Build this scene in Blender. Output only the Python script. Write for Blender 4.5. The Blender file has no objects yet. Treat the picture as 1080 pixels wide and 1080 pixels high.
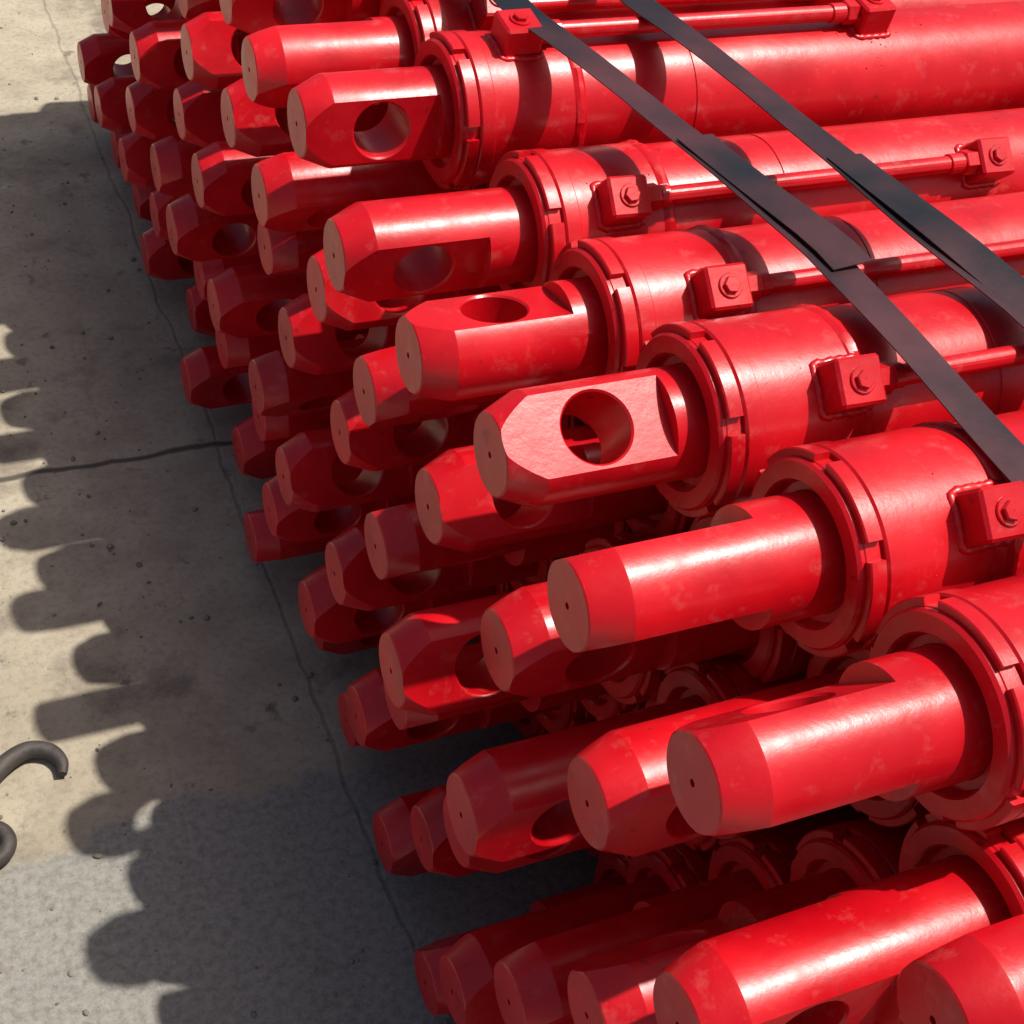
import bpy, math, random, bmesh
from mathutils import Vector, Matrix
random.seed(7)
scene=bpy.context.scene
H=1.63
# ---------------------------------------------------------------- helpers
def new_mat(name):
    m=bpy.data.materials.new(name); m.use_nodes=True
    nt=m.node_tree; nt.nodes.clear()
    out=nt.nodes.new('ShaderNodeOutputMaterial'); b=nt.nodes.new('ShaderNodeBsdfPrincipled')
    nt.links.new(b.outputs[0],out.inputs[0]); return m,nt,b
def N(nt,t,**k):
    n=nt.nodes.new(t)
    for a,v in k.items():
        if a.startswith('i_'):
            key=a[2:].replace('_',' ')
            n.inputs[key].default_value=v
        else: setattr(n,a,v)
    return n
def L(nt,a,b): nt.links.new(a,b)
def ramp(nt,fac,stops):
    r=nt.nodes.new('ShaderNodeValToRGB'); L(nt,fac,r.inputs[0])
    e=r.color_ramp.elements
    while len(e)<len(stops): e.new(0.5)
    for i,(p,c) in enumerate(stops):
        e[i].position=p; e[i].color=(c[0],c[1],c[2],1) if hasattr(c,'__len__') else (c,c,c,1)
    return r.outputs[0]
def mix(nt,f,a,b,mode='MIX'):
    m=nt.nodes.new('ShaderNodeMix'); m.data_type='RGBA'; m.blend_type=mode
    for s,v in ((0,f),(6,a),(7,b)):
        if hasattr(v,'is_output'): L(nt,v,m.inputs[s])
        elif hasattr(v,'__len__'): m.inputs[s].default_value=(v[0],v[1],v[2],1)
        else: m.inputs[s].default_value=v
    return m.outputs[2]
def math_(nt,op,a,b=0.0,c=0.0):
    m=nt.nodes.new('ShaderNodeMath'); m.operation=op
    for i,v in enumerate((a,b,c)):
        if hasattr(v,'is_output'): L(nt,v,m.inputs[i])
        else: m.inputs[i].default_value=v
    return m.outputs[0]
# ---------------------------------------------------------------- materials
def make_paint():
    m,nt,b=new_mat('red_enamel_paint')
    tc=N(nt,'ShaderNodeTexCoord'); oi=N(nt,'ShaderNodeObjectInfo')
    va=N(nt,'ShaderNodeVectorMath',operation='ADD')
    sc=math_(nt,'MULTIPLY',oi.outputs['Random'],37.0)
    L(nt,tc.outputs['Object'],va.inputs[0]); L(nt,sc,va.inputs[1]); P=va.outputs[0]
    n1=N(nt,'ShaderNodeTexNoise',i_Scale=10.0,i_Detail=3.0); L(nt,P,n1.inputs['Vector'])
    n4=N(nt,'ShaderNodeTexNoise',i_Scale=38.0,i_Detail=6.0,i_Roughness=0.68); L(nt,P,n4.inputs['Vector'])
    base=mix(nt,ramp(nt,n1.outputs[0],[(0.3,0.0),(0.7,1.0)]),(0.43,0.0015,0.006),(0.68,0.006,0.013))
    base=mix(nt,math_(nt,'MULTIPLY',oi.outputs['Random'],0.3),base,(0.46,0.001,0.010))
    chips=ramp(nt,n4.outputs[0],[(0.645,0.0),(0.70,1.0)])
    base=mix(nt,math_(nt,'MULTIPLY',chips,0.65),base,(0.16,0.006,0.008))
    dust=ramp(nt,n4.outputs[0],[(0.30,0.26),(0.44,0.0)])
    base=mix(nt,dust,base,(0.62,0.15,0.13))
    L(nt,base,b.inputs['Base Color'])
    r=ramp(nt,n1.outputs[0],[(0.3,0.25),(0.7,0.37)])
    r2=math_(nt,'ADD',r,math_(nt,'MULTIPLY',math_(nt,'SUBTRACT',n4.outputs[0],0.42),0.30))
    L(nt,r2,b.inputs['Roughness'])
    b.inputs['Specular IOR Level'].default_value=0.48
    h=math_(nt,'ADD',math_(nt,'MULTIPLY',n1.outputs[0],1.4),n4.outputs[0])
    bp=N(nt,'ShaderNodeBump',i_Strength=0.32,i_Distance=0.0013)
    L(nt,h,bp.inputs['Height']); L(nt,bp.outputs[0],b.inputs['Normal'])
    return m
PAINT=make_paint()
def make_strap():
    m,nt,b=new_mat('black_strapping')
    tc=N(nt,'ShaderNodeTexCoord')
    n=N(nt,'ShaderNodeTexNoise',i_Scale=6.0,i_Detail=6.0); L(nt,tc.outputs['Object'],n.inputs['Vector'])
    L(nt,mix(nt,ramp(nt,n.outputs[0],[(0.4,0.0),(0.65,1.0)]),(0.009,0.009,0.012),(0.070,0.018,0.022)),b.inputs['Base Color'])  # random maroon patches put reflected red into the black strap's base colour
    L(nt,ramp(nt,n.outputs[0],[(0.3,0.30),(0.7,0.5)]),b.inputs['Roughness'])
    n2=N(nt,'ShaderNodeTexNoise',i_Scale=120.0,i_Detail=4.0); L(nt,tc.outputs['Object'],n2.inputs['Vector'])
    bp=N(nt,'ShaderNodeBump',i_Strength=0.3,i_Distance=0.001); L(nt,n2.outputs[0],bp.inputs['Height']); L(nt,bp.outputs[0],b.inputs['Normal'])
    return m
STRAP=make_strap()
def make_iron():
    m,nt,b=new_mat('worn_dark_iron')
    tc=N(nt,'ShaderNodeTexCoord')
    n=N(nt,'ShaderNodeTexNoise',i_Scale=45.0,i_Detail=8.0); L(nt,tc.outputs['Object'],n.inputs['Vector'])
    L(nt,mix(nt,n.outputs[0],(0.030,0.027,0.027),(0.12,0.10,0.09)),b.inputs['Base Color'])
    b.inputs['Metallic'].default_value=0.4; b.inputs['Roughness'].default_value=0.65
    bp=N(nt,'ShaderNodeBump',i_Strength=0.7,i_Distance=0.004); L(nt,n.outputs[0],bp.inputs['Height']); L(nt,bp.outputs[0],b.inputs['Normal'])
    return m
IRON=make_iron()
def make_stone():
    m,nt,b=new_mat('pebble_stone')
    g=N(nt,'ShaderNodeNewGeometry')
    n=N(nt,'ShaderNodeTexNoise',i_Scale=30.0); L(nt,g.outputs['Position'],n.inputs['Vector'])
    L(nt,mix(nt,n.outputs[0],(0.08,0.07,0.06),(0.34,0.30,0.25)),b.inputs['Base Color']); b.inputs['Roughness'].default_value=0.9
    return m
STONE=make_stone()
def make_concrete():
    m,nt,b=new_mat('concrete_ground')
    g=N(nt,'ShaderNodeNewGeometry'); P=g.outputs['Position']
    def noise(s,d=6.0,r=0.55):
        n=N(nt,'ShaderNodeTexNoise',i_Scale=s,i_Detail=d,i_Roughness=r); L(nt,P,n.inputs['Vector']); return n.outputs[0]
    big=noise(1.7,4); mid=noise(7.0,7,0.65); fine=noise(90.0,5,0.7); grit=noise(300.0,2); wob=noise(5.0,3)
    base=mix(nt,ramp(nt,big,[(0.35,0.0),(0.65,1.0)]),(0.37,0.315,0.23),(0.46,0.40,0.30))
    base=mix(nt,ramp(nt,mid,[(0.42,0.0),(0.62,0.7)]),base,(0.28,0.235,0.17))
    stain=ramp(nt,noise(4.2,8,0.66),[(0.54,0.0),(0.64,0.75)])
    base=mix(nt,stain,base,(0.16,0.13,0.10))
    spots=ramp(nt,noise(15.0,6,0.62),[(0.62,0.0),(0.68,0.7)])
    base=mix(nt,spots,base,(0.11,0.09,0.07))
    sep=N(nt,'ShaderNodeSeparateXYZ'); L(nt,P,sep.inputs[0]); X=sep.outputs[0]; Y=sep.outputs[1]
    wv=math_(nt,'MULTIPLY',math_(nt,'SUBTRACT',wob,0.5),0.05)
    edge=math_(nt,'ADD',Y,math_(nt,'MULTIPLY',math_(nt,'SUBTRACT',mid,0.5),0.22))
    gp=ramp(nt,math_(nt,'SUBTRACT',math_(nt,'MULTIPLY',edge,-4.0),-5.0),[(0.46,0.0),(0.56,1.0)])
    grey=mix(nt,ramp(nt,fine,[(0.3,0.0),(0.7,1.0)]),(0.16,0.16,0.148),(0.29,0.285,0.26))
    base=mix(nt,math_(nt,'MULTIPLY',gp,0.85),base,grey)
    base=mix(nt,ramp(nt,fine,[(0.33,0.4),(0.52,0.0)]),base,(0.16,0.135,0.105))
    base=mix(nt,ramp(nt,grit,[(0.58,0.0),(0.72,0.35)]),base,(0.48,0.43,0.35))
    jy=math_(nt,'ABSOLUTE',math_(nt,'WRAP',math_(nt,'ADD',math_(nt,'SUBTRACT',Y,1.82),wv),1.8,-1.8))
    jx=math_(nt,'ABSOLUTE',math_(nt,'WRAP',math_(nt,'ADD',math_(nt,'SUBTRACT',X,0.44),wv),2.1,-2.1))
    ly=ramp(nt,math_(nt,'MULTIPLY',jy,10.0),[(0.03,1.0),(0.08,0.0)])
    lx=ramp(nt,math_(nt,'MULTIPLY',jx,10.0),[(0.01,0.35),(0.05,0.0)])
    jt=math_(nt,'MAXIMUM',ly,lx)
    base=mix(nt,math_(nt,'MULTIPLY',jt,0.85),base,(0.045,0.04,0.032))
    L(nt,base,b.inputs['Base Color'])
    b.inputs['Roughness'].default_value=0.88
    h=math_(nt,'ADD',math_(nt,'MULTIPLY',fine,1.0),math_(nt,'MULTIPLY',mid,1.5))
    h=math_(nt,'SUBTRACT',h,math_(nt,'MULTIPLY',jt,2.0))
    bp=N(nt,'ShaderNodeBump',i_Strength=0.5,i_Distance=0.003); L(nt,h,bp.inputs['Height']); L(nt,bp.outputs[0],b.inputs['Normal'])
    return m
CONC=make_concrete()
# ---------------------------------------------------------------- geometry lists
class G:
    def __init__(s): s.v=[]; s.f=[]; s.soft=set()
    def add(s,vs,fs,M=None,soft=False):
        o=len(s.v)
        for p in vs:
            p=Vector(p)
            s.v.append(tuple(M@p) if M is not None else tuple(p))
        for f in fs: s.f.append([i+o for i in f])
        if soft: s.soft.update(range(o,len(s.v)))
def lathe(profile,segs=72,jit=None):
    vs=[];fs=[]
    n=len(profile)
    for i,(x,r) in enumerate(profile):
        for k in range(segs):
            a=2*math.pi*k/segs
            rr=r
            if jit and i in jit: rr=r+random.uniform(-jit[i],jit[i])
            vs.append((x,rr*math.cos(a),rr*math.sin(a)))
    for i in range(n-1):
        for k in range(segs):
            k2=(k+1)%segs
            fs.append([i*segs+k,i*segs+k2,(i+1)*segs+k2,(i+1)*segs+k])
    return vs,fs
def disc_slotted(x0,x1,ro,ri,rin,slots,segs=96,sw=0.09):
    ang=[]
    for k in range(segs):
        a=2*math.pi*k/segs
        if all(abs((a-s+math.pi)%(2*math.pi)-math.pi)>sw+0.004 for s in slots): ang.append((a,ro))
    for s in slots:
        ang += [((s-sw)%(2*math.pi),ro),((s-sw+0.001)%(2*math.pi),ri),(s%(2*math.pi),ri),((s+sw-0.001)%(2*math.pi),ri),((s+sw)%(2*math.pi),ro)]
    ang.sort(); n=len(ang); vs=[];fs=[]
    c=0.0012
    for x,cc in ((x0,c),(x0+c,0),(x1,0)):
        for a,r in ang: vs.append((x,(r-cc)*math.cos(a),(r-cc)*math.sin(a)))
    o=3*n
    for x in (x0,x1):
        for a,r in ang: vs.append((x,rin*math.cos(a),rin*math.sin(a)))
    for k in range(n):
        j=(k+1)%n
        fs.append([k,j,n+j,n+k]); fs.append([n+k,n+j,2*n+j,2*n+k])
        fs.append([o+k,o+j,j,k]); fs.append([2*n+k,2*n+j,o+n+j,o+n+k])
    return vs,fs
def box(sx,sy,sz,b=0.003):
    import itertools
    vs=[];idx={}
    for sxn,syn,szn in itertools.product((-1,1),repeat=3):
        for ax in range(3):
            p=[sxn*(sx/2-b),syn*(sy/2-b),szn*(sz/2-b)]
            p[ax]=(sxn,syn,szn)[ax]*((sx,sy,sz)[ax]/2)
            idx[(sxn,syn,szn,ax)]=len(vs); vs.append(tuple(p))
    fs=[]
    for ax in range(3):
        o=[a for a in range(3) if a!=ax]
        for s in (-1,1):
            q=[]
            for (a,c) in ((-1,-1),(1,-1),(1,1),(-1,1)):
                k=[0,0,0]; k[ax]=s; k[o[0]]=a; k[o[1]]=c
                q.append(idx[(k[0],k[1],k[2],ax)])
            fs.append(q)
    for ax in range(3):
        o=[a for a in range(3) if a!=ax]
        for a in (-1,1):
            for c in (-1,1):
                k1=[0,0,0];k1[ax]=-1;k1[o[0]]=a;k1[o[1]]=c
                k2=list(k1);k2[ax]=1
                fs.append([idx[(*k1,o[0])],idx[(*k2,o[0])],idx[(*k2,o[1])],idx[(*k1,o[1])]])
    for s in itertools.product((-1,1),repeat=3):
        fs.append([idx[(*s,0)],idx[(*s,1)],idx[(*s,2)]])
    return vs,fs
def prism(r,x0,x1,n,ch=0.0):
    return lathe([(x0,0.0005),(x0,r-ch),(x0+ch,r),(x1-ch,r),(x1,r-ch),(x1,0.0005)] if ch else [(x0,0.0005),(x0,r),(x1,r),(x1,0.0005)],n)
def blob(r,n=7,m=4):
    vs=[];fs=[]
    for i in range(m+1):
        t=math.pi*i/m
        for k in range(n):
            a=2*math.pi*k/n
            vs.append((r*math.sin(t)*math.cos(a),r*math.sin(t)*math.sin(a),r*math.cos(t)))
    for i in range(m):
        for k in range(n):
            fs.append([i*n+k,(i+1)*n+k,(i+1)*n+(k+1)%n,i*n+(k+1)%n])
    return vs,fs
def weld_loop(fr,r=0.0040,n=8):
    m=len(fr); vs=[];fs=[]
    for i,p in enumerate(fr):
        t=(fr[(i+1)%m]-fr[i-1]).normalized(); u=Vector((0,0,1)); s=t.cross(u).normalized(); u=s.cross(t)
        rr=r*(1+0.14*math.sin(i*1.9)+random.uniform(-0.10,0.10)); off=random.uniform(-0.0004,0.0004)
        for k in range(n):
            a=2*math.pi*k/n; vs.append(p+s*off+rr*(1.1*math.cos(a)*s+0.85*math.sin(a)*u))
    for i in range(m):
        for k in range(n): fs.append([i*n+k,i*n+(k+1)%n,((i+1)%m)*n+(k+1)%n,((i+1)%m)*n+k])
    return vs,fs
def to_mesh(name,g,mat,angle=32):
    me=bpy.data.meshes.new(name); me.from_pydata([tuple(v) for v in g.v],[],g.f); me.validate()
    bm=bmesh.new(); bm.from_mesh(me); bmesh.ops.recalc_face_normals(bm,faces=bm.faces[:]); bm.to_mesh(me); bm.free()
    me.polygons.foreach_set('use_smooth',[True]*len(me.polygons)); me.set_sharp_from_angle(angle=math.radians(angle))
    if g.soft:
        for e in me.edges:
            if e.vertices[0] in g.soft: e.use_edge_sharp=False
    me.materials.append(mat); return me
def obj(name,me,loc=(0,0,0)):
    o=bpy.data.objects.new(name,me); o.location=loc; scene.collection.objects.link(o); return o
# ---------------------------------------------------------------- rod eye (turned rod end, two flats, cross bore)
def make_eye():
    segs=96
    prof=[(0,0.0004),(0,0.030),(0,0.0366),(0.0012,0.0382),(0.030,0.0512),(0.0325,0.0520),(0.42,0.0520),(0.42,0.0004)]
    vs,fs=lathe(prof,segs)
    fs=fs+[[k for k in range(segs)],[7*segs+k for k in range(segs)][::-1]]
    g=G(); g.add(vs,fs); me=to_mesh('eye_tmp',g,PAINT); o=obj('eye_tmp',me)
    cut=[]
    for s in (1,-1):
        v,f=box(0.30,0.2,0.06,0.0001)
        gg=G(); gg.add(v,f,Matrix.Translation((0.006,0,s*(0.0365+0.03)))); c=obj('cut',to_mesh('c',gg,PAINT)); cut.append(c)
    v,f=lathe([(-0.08,0.0005),(-0.08,0.0345),(-0.0365,0.0345),(-0.0345,0.0325),(0.0345,0.0325),(0.0365,0.0345),(0.08,0.0345),(0.08,0.0005)],64)
    f=f+[[k for k in range(64)],[7*64+k for k in range(64)][::-1]]
    gg=G(); gg.add(v,f,Matrix.Translation((0.088,0,0))@Matrix.Rotation(math.pi/2,4,'Y')); cut.append(obj('cut',to_mesh('c',gg,PAINT)))
    v,f=prism(0.0032,-0.02,0.006,16); f=f+[[k for k in range(16)],[3*16+k for k in range(16)][::-1]]
    gg=G(); gg.add(v,f); cut.append(obj('cut',to_mesh('c',gg,PAINT)))
    for c in cut:
        md=o.modifiers.new('b','BOOLEAN'); md.operation='DIFFERENCE'; md.solver='EXACT'; md.object=c
    dg=bpy.context.evaluated_depsgraph_get(); ev=o.evaluated_get(dg); m2=ev.to_mesh()
    V=[tuple(v.co) for v in m2.vertices]; F=[list(p.vertices) for p in m2.polygons]
    ev.to_mesh_clear()
    for c in cut+[o]: bpy.data.objects.remove(c)
    return V,F
EYE=make_eye()
R=0.083
def build_cyl(roll,rodlen,blockang=None,boff=0.10,slot0=0.0,blen=0.48):
    """local origin = centre of the rod end face, axis +X. roll: degrees, 0=up, + toward -Y"""
    g=G()
    g.add(EYE[0],EYE[1],Matrix.Rotation(math.radians(roll),4,'X'))
    F=rodlen
    T=Matrix.Translation((F,0,0))
    segs=80
    prof=[(0.012,0.0524),(0.012,0.0595),(0.002,0.0625),(0.0,0.0640),(0.0,0.0790),(0.003,0.0815),(0.006,0.0815),(0.0225,0.0815),(0.0225,0.0865),
          (0.0245,0.0885),(0.040,0.0885),(0.0415,0.0868),(0.043,0.0868),(0.140,0.0862),
          (0.142,0.0872),(0.146,0.0885),(0.151,0.0880),(0.154,0.0850),(0.156,R),
          (0.298,R),(0.299,R-0.0012),(0.301,R-0.0012),(0.302,R),
          (1.50,R),(1.503,R+0.004),(1.52,R+0.004),(1.524,R),(1.56,R),(1.60,0.060),(1.60,0.0005)]
    v,f=lathe(prof,segs,{14:0.0006,15:0.0011,16:0.0011,17:0.0006}); g.add(v,f,T)
    sl=[slot0+i*math.pi/3 for i in range(6)]
    v,f=disc_slotted(0.006,0.0205,0.0888,0.0825,0.075,sl); g.add(v,f,T)
    g.add(EYE[0],EYE[1],Matrix.Translation((F+1.74,0,0))@Matrix.Rotation(math.pi,4,'Z')@Matrix.Diagonal((0.5,1,1,1)))
    if blockang is not None:
        A=T@Matrix.Rotation(math.radians(blockang),4,'X')
        bh=0.030
        for bx in (boff,boff+blen):
            yaw=Matrix.Rotation(random.uniform(-0.05,0.05),4,'Z')
            v,f=box(0.046,0.044,bh+0.02,0.0028); g.add(v,f,A@Matrix.Translation((bx,0,R+bh/2-0.006))@yaw)
            top=R+bh+0.004
            Mz=A@Matrix.Translation((bx,0,top))@Matrix.Rotation(-math.pi/2,4,'Y')@Matrix.Rotation(random.uniform(0,1),4,'X')
            v,f=prism(0.0125,-0.002,0.0022,24,0.0008); g.add(v,f,Mz)
            v,f=prism(0.0088,0.0,0.0065,6,0.0010); g.add(v,f,Mz)
            rr0=0.0862 if bx<0.14 else R
            loop=[]
            hx,hy,cr=0.0245,0.0235,0.004
            for (qx,qy,a0) in ((1,1,0),(-1,1,90),(-1,-1,180),(1,-1,270)):
                for k in range(4):
                    a=math.radians(a0+k*30); loop.append((qx*(hx-cr)+cr*math.cos(a),qy*(hy-cr)+cr*math.sin(a)))
                nx,ny={0:(-1,1),90:(-1,-1),180:(1,-1),270:(1,1)}[a0]
                a=math.radians(a0+90); st=loop[-1]; en=(nx*(hx-cr)+cr*math.cos(a),ny*(hy-cr)+cr*math.sin(a))
                for k in range(1,12): loop.append((st[0]+(en[0]-st[0])*k/12,st[1]+(en[1]-st[1])*k/12))
            pts=[Vector((bx+x,y,math.sqrt(rr0**2-y*y)-0.0003)) for x,y in loop]
            v,f=weld_loop(pts); g.add(v,f,A,soft=True)
            for q in range(22):
                a=random.gauss(0,0.42); x=bx+random.gauss(0,0.030); rr1=0.0862 if x<0.14 else R
                v,f=blob(random.uniform(0.0005,0.0012),6,3); g.add(v,f,A@Matrix.Rotation(a,4,'X')@Matrix.Translation((x,0,rr1)),soft=True)
        pr=R+0.017
        Mp=A@Matrix.Translation((0,0,pr))
        v,f=prism(0.0098,boff+0.01,boff+blen,24); g.add(v,f,Mp)
        v,f=prism(0.0150,boff+0.022,boff+0.040,6,0.0015); g.add(v,f,Mp)
        v,f=prism(0.0118,boff+0.040,boff+0.052,20,0.001); g.add(v,f,Mp)
        v,f=prism(0.0150,boff+blen-0.040,boff+blen-0.022,6,0.0015); g.add(v,f,Mp)
        v,f=prism(0.0118,boff+blen-0.060,boff+blen-0.040,20,0.001); g.add(v,f,Mp)
    return to_mesh('hydraulic_cylinder_mesh',g,PAINT,15)
# ---------------------------------------------------------------- the stack
top=[(0.53,0.275,-0.840,100,0.20,40,0.10),
 (0.4425,0.4675,-0.80,130,0.207,45,0.12),
 (0.4275,0.648,-0.803,130,0.213,40,0.12),
 (0.437,0.832,-0.807,34,0.180,42,0.125),
 (0.432,1.020,-0.840,-13,0.182,40,0.110),
 (0.418,1.210,-0.850,100,0.205,42,0.088),
 (0.436,1.412,-0.810,85,0.165,8,0.085),
 (0.430,1.590,-0.835,130,0.19,30,0.10),
 (0.45,1.785,-0.83,100,0.19,35,0.10),(0.42,1.975,-0.82,120,0.19,40,0.10),(0.44,2.165,-0.83,110,0.19,40,0.1),
 (0.43,2.355,-0.82,150,0.19,40,0.1),(0.44,2.545,-0.83,95,0.19,35,0.1),(0.45,2.735,-0.83,100,0.19,35,0.1)]
hullpts=[]
for (x,y,z,roll,rl,ba,bo) in top:
    me=build_cyl(roll,rl,ba,bo,random.uniform(0,1.0))
    obj('hydraulic_cylinder',me,(x,y,z+H))
    for k in range(0,360,5):
        a=math.radians(k)
        hullpts.append((y+(R+0.001)*math.cos(a),z+H+(R+0.001)*math.sin(a)))
        a0=math.radians(90+ba); cy=y+(R+0.017)*math.cos(a0); cz=z+H+(R+0.017)*math.sin(a0)
        hullpts.append((cy+0.0108*math.cos(a),cz+0.0108*math.sin(a)))
lay={2:(-0.957,0.365),3:(-1.105,0.270),4:(-1.25,0.365),5:(-1.395,0.270),6:(-1.54,0.365)}
special={
 (2,1):(0.0,0.005,0.012,88),(2,2):(0.0,0.003,-0.010,97),(2,3):(0.005,0.005,-0.01,52),(2,4):(0.0,0.0,-0.01,130),(2,5):(0.005,0.0,-0.01,65),
 (2,6):(-0.01,0,0,125),(2,7):(0.0,0,0,60),(4,2):(-0.01,0,0.01,80),(4,3):(-0.01,0,0,125),(4,4):(-0.02,0,0.01,60),(3,2):(-0.05,0.02,0.014,88),(3,3):(-0.055,0.01,0.012,62),(3,4):(-0.01,0,0,130),
 (3,5):(0.01,0,0,70),(3,6):(0.0,0,0,60)}
for l,(z,y0) in lay.items():
    for i in range(14):
        y=y0+0.19*i
        if y>2.95: continue
        dx,dy,dz,roll=special.get((l,i),(random.uniform(-0.04,0.03),random.uniform(-0.006,0.006),random.uniform(-0.004,0.004),random.choice([60,75,100,125,140,95,85,70])))
        me=build_cyl(roll,0.25+random.uniform(-0.015,0.02),None,slot0=random.uniform(0,1))
        o=obj('hydraulic_cylinder',me,(0.43+dx,y+dy,z+dz+H))
        o.rotation_euler=(0,0,math.radians(random.uniform(-0.25,0.25)))
# ---------------------------------------------------------------- straps
def upper_hull(pts):
    pts=sorted(set(pts)); h=[]
    for p in pts:
        while len(h)>=2 and (h[-1][0]-h[-2][0])*(p[1]-h[-2][1])-(h[-1][1]-h[-2][1])*(p[0]-h[-2][0])>=0: h.pop()
        h.append(p)
    return h
hull=upper_hull(hullpts)
hull=[(hull[0][0]-0.0,0.10)]+hull+[(hull[-1][0],0.10)]
def dens(h,step=0.03):
    out=[h[0]]
    for a,b in zip(h,h[1:]):
        d=math.dist(a,b); n=max(1,int(d/step))
        for k in range(1,n+1): out.append((a[0]+(b[0]-a[0])*k/n,a[1]+(b[1]-a[1])*k/n))
    return out
hull=dens(hull)
def interp(t,y):
    if y<=t[0][0]: return t[0][1]
    for a,b in zip(t,t[1:]):
        if y<=b[0]: return a[1]+(b[1]-a[1])*(y-a[0])/(b[0]-a[0])
    return t[-1][1]
def ribbon(g,path,xf,w,off,th=0.0012,tilt=0.0):
    n=len(path); vs=[];fs=[]
    for i,(y,z) in enumerate(path):
        a=path[max(0,i-1)];b=path[min(n-1,i+1)]
        t=Vector((b[0]-a[0],b[1]-a[1])).normalized(); nn=Vector((-t.y,t.x))
        if nn.y<0 and abs(nn.y)>0.01: nn=-nn
        x=xf(y)
        wav=0.0012*math.sin(y*23+off*900)
        for (sx,so) in ((-1,0),(1,0),(1,th),(-1,th)):
            o=off+so+wav+(tilt+0.0012*math.sin(y*13+off*500))*sx
            vs.append((x+sx*w/2,y+nn.x*o,z+nn.y*o))
    for i in range(n-1):
        for k in range(4):
            fs.append([i*4+k,i*4+(k+1)%4,(i+1)*4+(k+1)%4,(i+1)*4+k])
    fs.append([0,1,2,3]); fs.append([(n-1)*4+k for k in range(4)][::-1]); g.add(vs,fs)
tA=[(0.2,0.805),(0.93,0.80),(1.22,0.748),(1.41,0.700),(3.0,0.69)]
tB=[(0.2,0.97),(0.8,0.942),(1.21,0.894),(1.41,0.855),(3.0,0.83)]
def strap(name,t,r0,r1,dx):
    g=G(); ribbon(g,hull,lambda y:interp(t,y),0.040,0.0026)
    seg=[p for p in hull if r0<=p[0]<=r1]
    ribbon(g,seg,lambda y:interp(t,y)+dx*(1-(y-r0)/(r1-r0))+0.004,0.042,0.0062,0.0012,0.0014)
    obj(name,to_mesh(name,g,STRAP))
strap('strapping_band',tA,0.86,1.14,0.008)
strap('strapping_band',tB,0.60,1.08,0.014)
# ---------------------------------------------------------------- ground
g=G(); S=150
g.add([(-S,-S,0),(S,-S,0),(S,S,0),(-S,S,0)],[[0,1,2,3]]); obj('concrete_ground',to_mesh('concrete_ground',g,CONC))
g=G()
for i in range(1300):
    x=random.uniform(-0.6,0.45) if random.random()<.8 else random.uniform(-2,0.5); y=random.uniform(0.4,3.6)
    r=0.0012+0.0045*random.random()**4
    v,f=blob(r); M=Matrix.Translation((x,y,r*0.35))@Matrix.Rotation(random.uniform(0,6),4,'Z')@Matrix.Diagonal((random.uniform(.7,1.5),random.uniform(.6,1.1),random.uniform(.4,.8),1))
    g.add(v,f,M)
obj('scattered_grit',to_mesh('scattered_grit',g,STONE,60))
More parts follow.
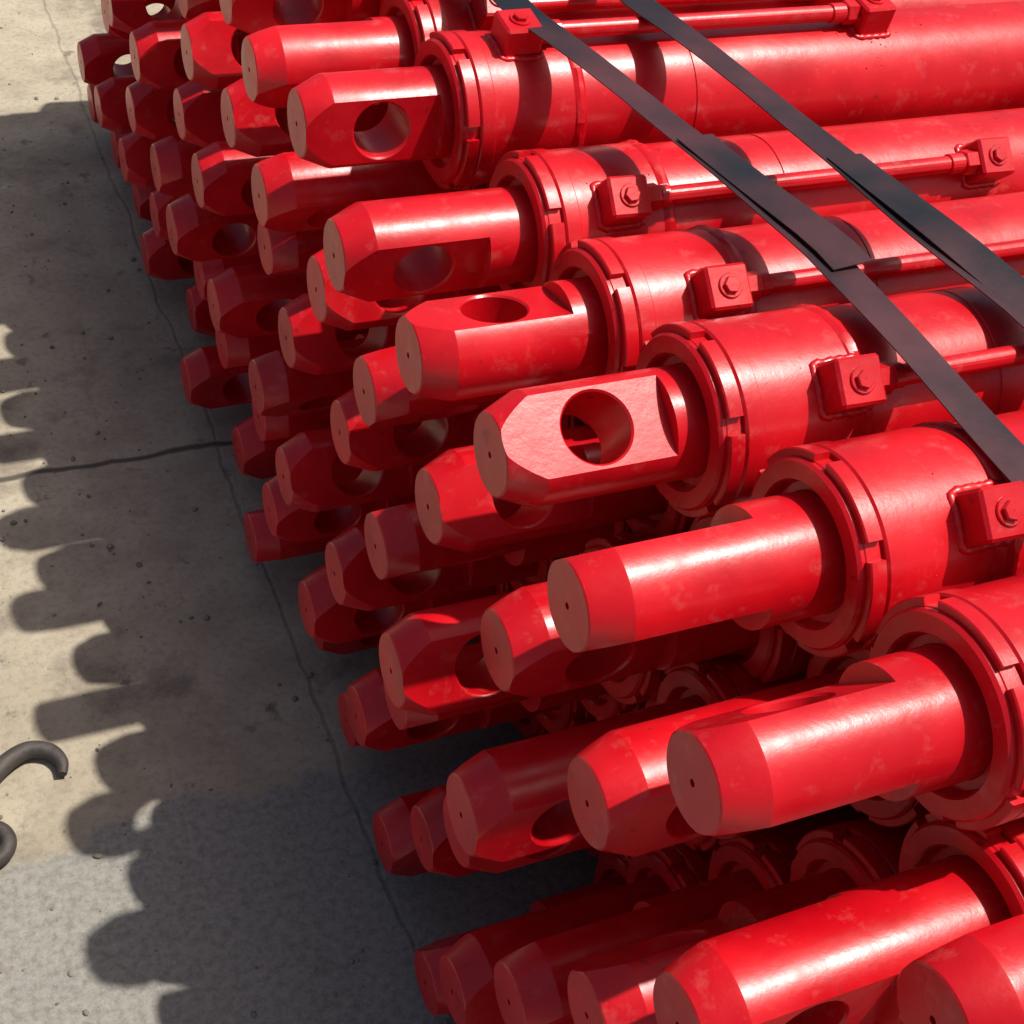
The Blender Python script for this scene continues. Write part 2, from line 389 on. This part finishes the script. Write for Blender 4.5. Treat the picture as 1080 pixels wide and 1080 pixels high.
# ---------------------------------------------------------------- lifting hook
def sweep(g,pts,rad,n=14,sub=6):
    P=[Vector(p) for p in pts]; out=[];rr=[]
    for i in range(len(P)-1):
        p0=P[max(0,i-1)];p1=P[i];p2=P[i+1];p3=P[min(len(P)-1,i+2)]
        for k in range(sub):
            t=k/sub
            out.append(0.5*((2*p1)+(-p0+p2)*t+(2*p0-5*p1+4*p2-p3)*t*t+(-p0+3*p1-3*p2+p3)*t**3))
            rr.append(rad[i]+(rad[i+1]-rad[i])*t)
    out.append(P[-1]); rr.append(rad[-1]); vs=[];fs=[]
    for i,p in enumerate(out):
        t=(out[min(i+1,len(out)-1)]-out[max(i-1,0)]).normalized()
        u=Vector((0,0,1)); s=t.cross(u).normalized(); u=s.cross(t)
        for k in range(n):
            a=2*math.pi*k/n; vs.append(p+rr[i]*(math.cos(a)*s+math.sin(a)*u))
    for i in range(len(out)-1):
        for k in range(n): fs.append([i*n+k,i*n+(k+1)%n,(i+1)*n+(k+1)%n,(i+1)*n+k])
    fs.append(list(range(n))); fs.append([(len(out)-1)*n+k for k in range(n)][::-1]); g.add(vs,fs)
g=G()
sweep(g,[(0.081,1.212,.012),(0.083,1.232,.014),(0.071,1.252,.015),(0.046,1.261,.016),(0.018,1.250,.016),(-0.008,1.226,.015),(-0.022,1.198,.015),(-0.032,1.172,.015)],
      [.006,.009,.0110,.012,.0125,.012,.0120,.0125])
ring=[]
for i in range(17):
    a=math.radians(70-360*i/16); ring.append((-0.027+0.027*math.cos(a),1.130+0.027*math.sin(a),.013))
sweep(g,ring,[.0105]*17,14,3)
obj('lifting_hook',to_mesh('lifting_hook',g,IRON,50))
# ---------------------------------------------------------------- light
Ld=Vector((0.40,-0.12,0.91)).normalized()
sun=bpy.data.lights.new('sun','SUN'); sun.energy=5.0; sun.angle=math.radians(0.9); sun.color=(1,0.96,0.88)
so=bpy.data.objects.new('sun',sun); so.rotation_euler=Ld.to_track_quat('Z','Y').to_euler(); so.location=(3,-1,6); scene.collection.objects.link(so)
w=bpy.data.worlds.new('World'); scene.world=w; w.use_nodes=True; nt=w.node_tree
bg=nt.nodes['Background']; sky=nt.nodes.new('ShaderNodeTexSky'); sky.sky_type='NISHITA'; sky.sun_disc=False
sky.sun_elevation=math.asin(Ld.z); sky.sun_rotation=math.atan2(Ld.x,Ld.y); sky.air_density=1.0; sky.dust_density=5.0
nt.links.new(sky.outputs[0],bg.inputs[0]); bg.inputs[1].default_value=0.08
# ---------------------------------------------------------------- camera
cx=Vector((.916,-.380,.128)).normalized(); cz=Vector((-.361,-.640,.679)); cz=(cz-cz.dot(cx)*cx).normalized(); cy=cz.cross(cx)
cam=bpy.data.cameras.new('camera'); cam.lens=36*1520/1080; cam.clip_start=0.02; cam.clip_end=500
co=bpy.data.objects.new('camera',cam); M=Matrix((cx,cy,cz)).transposed().to_4x4(); M.translation=Vector((0,0,H)); co.matrix_world=M
scene.collection.objects.link(co); scene.camera=co
scene.view_settings.view_transform='Standard'; scene.view_settings.look='None'; scene.view_settings.exposure=0
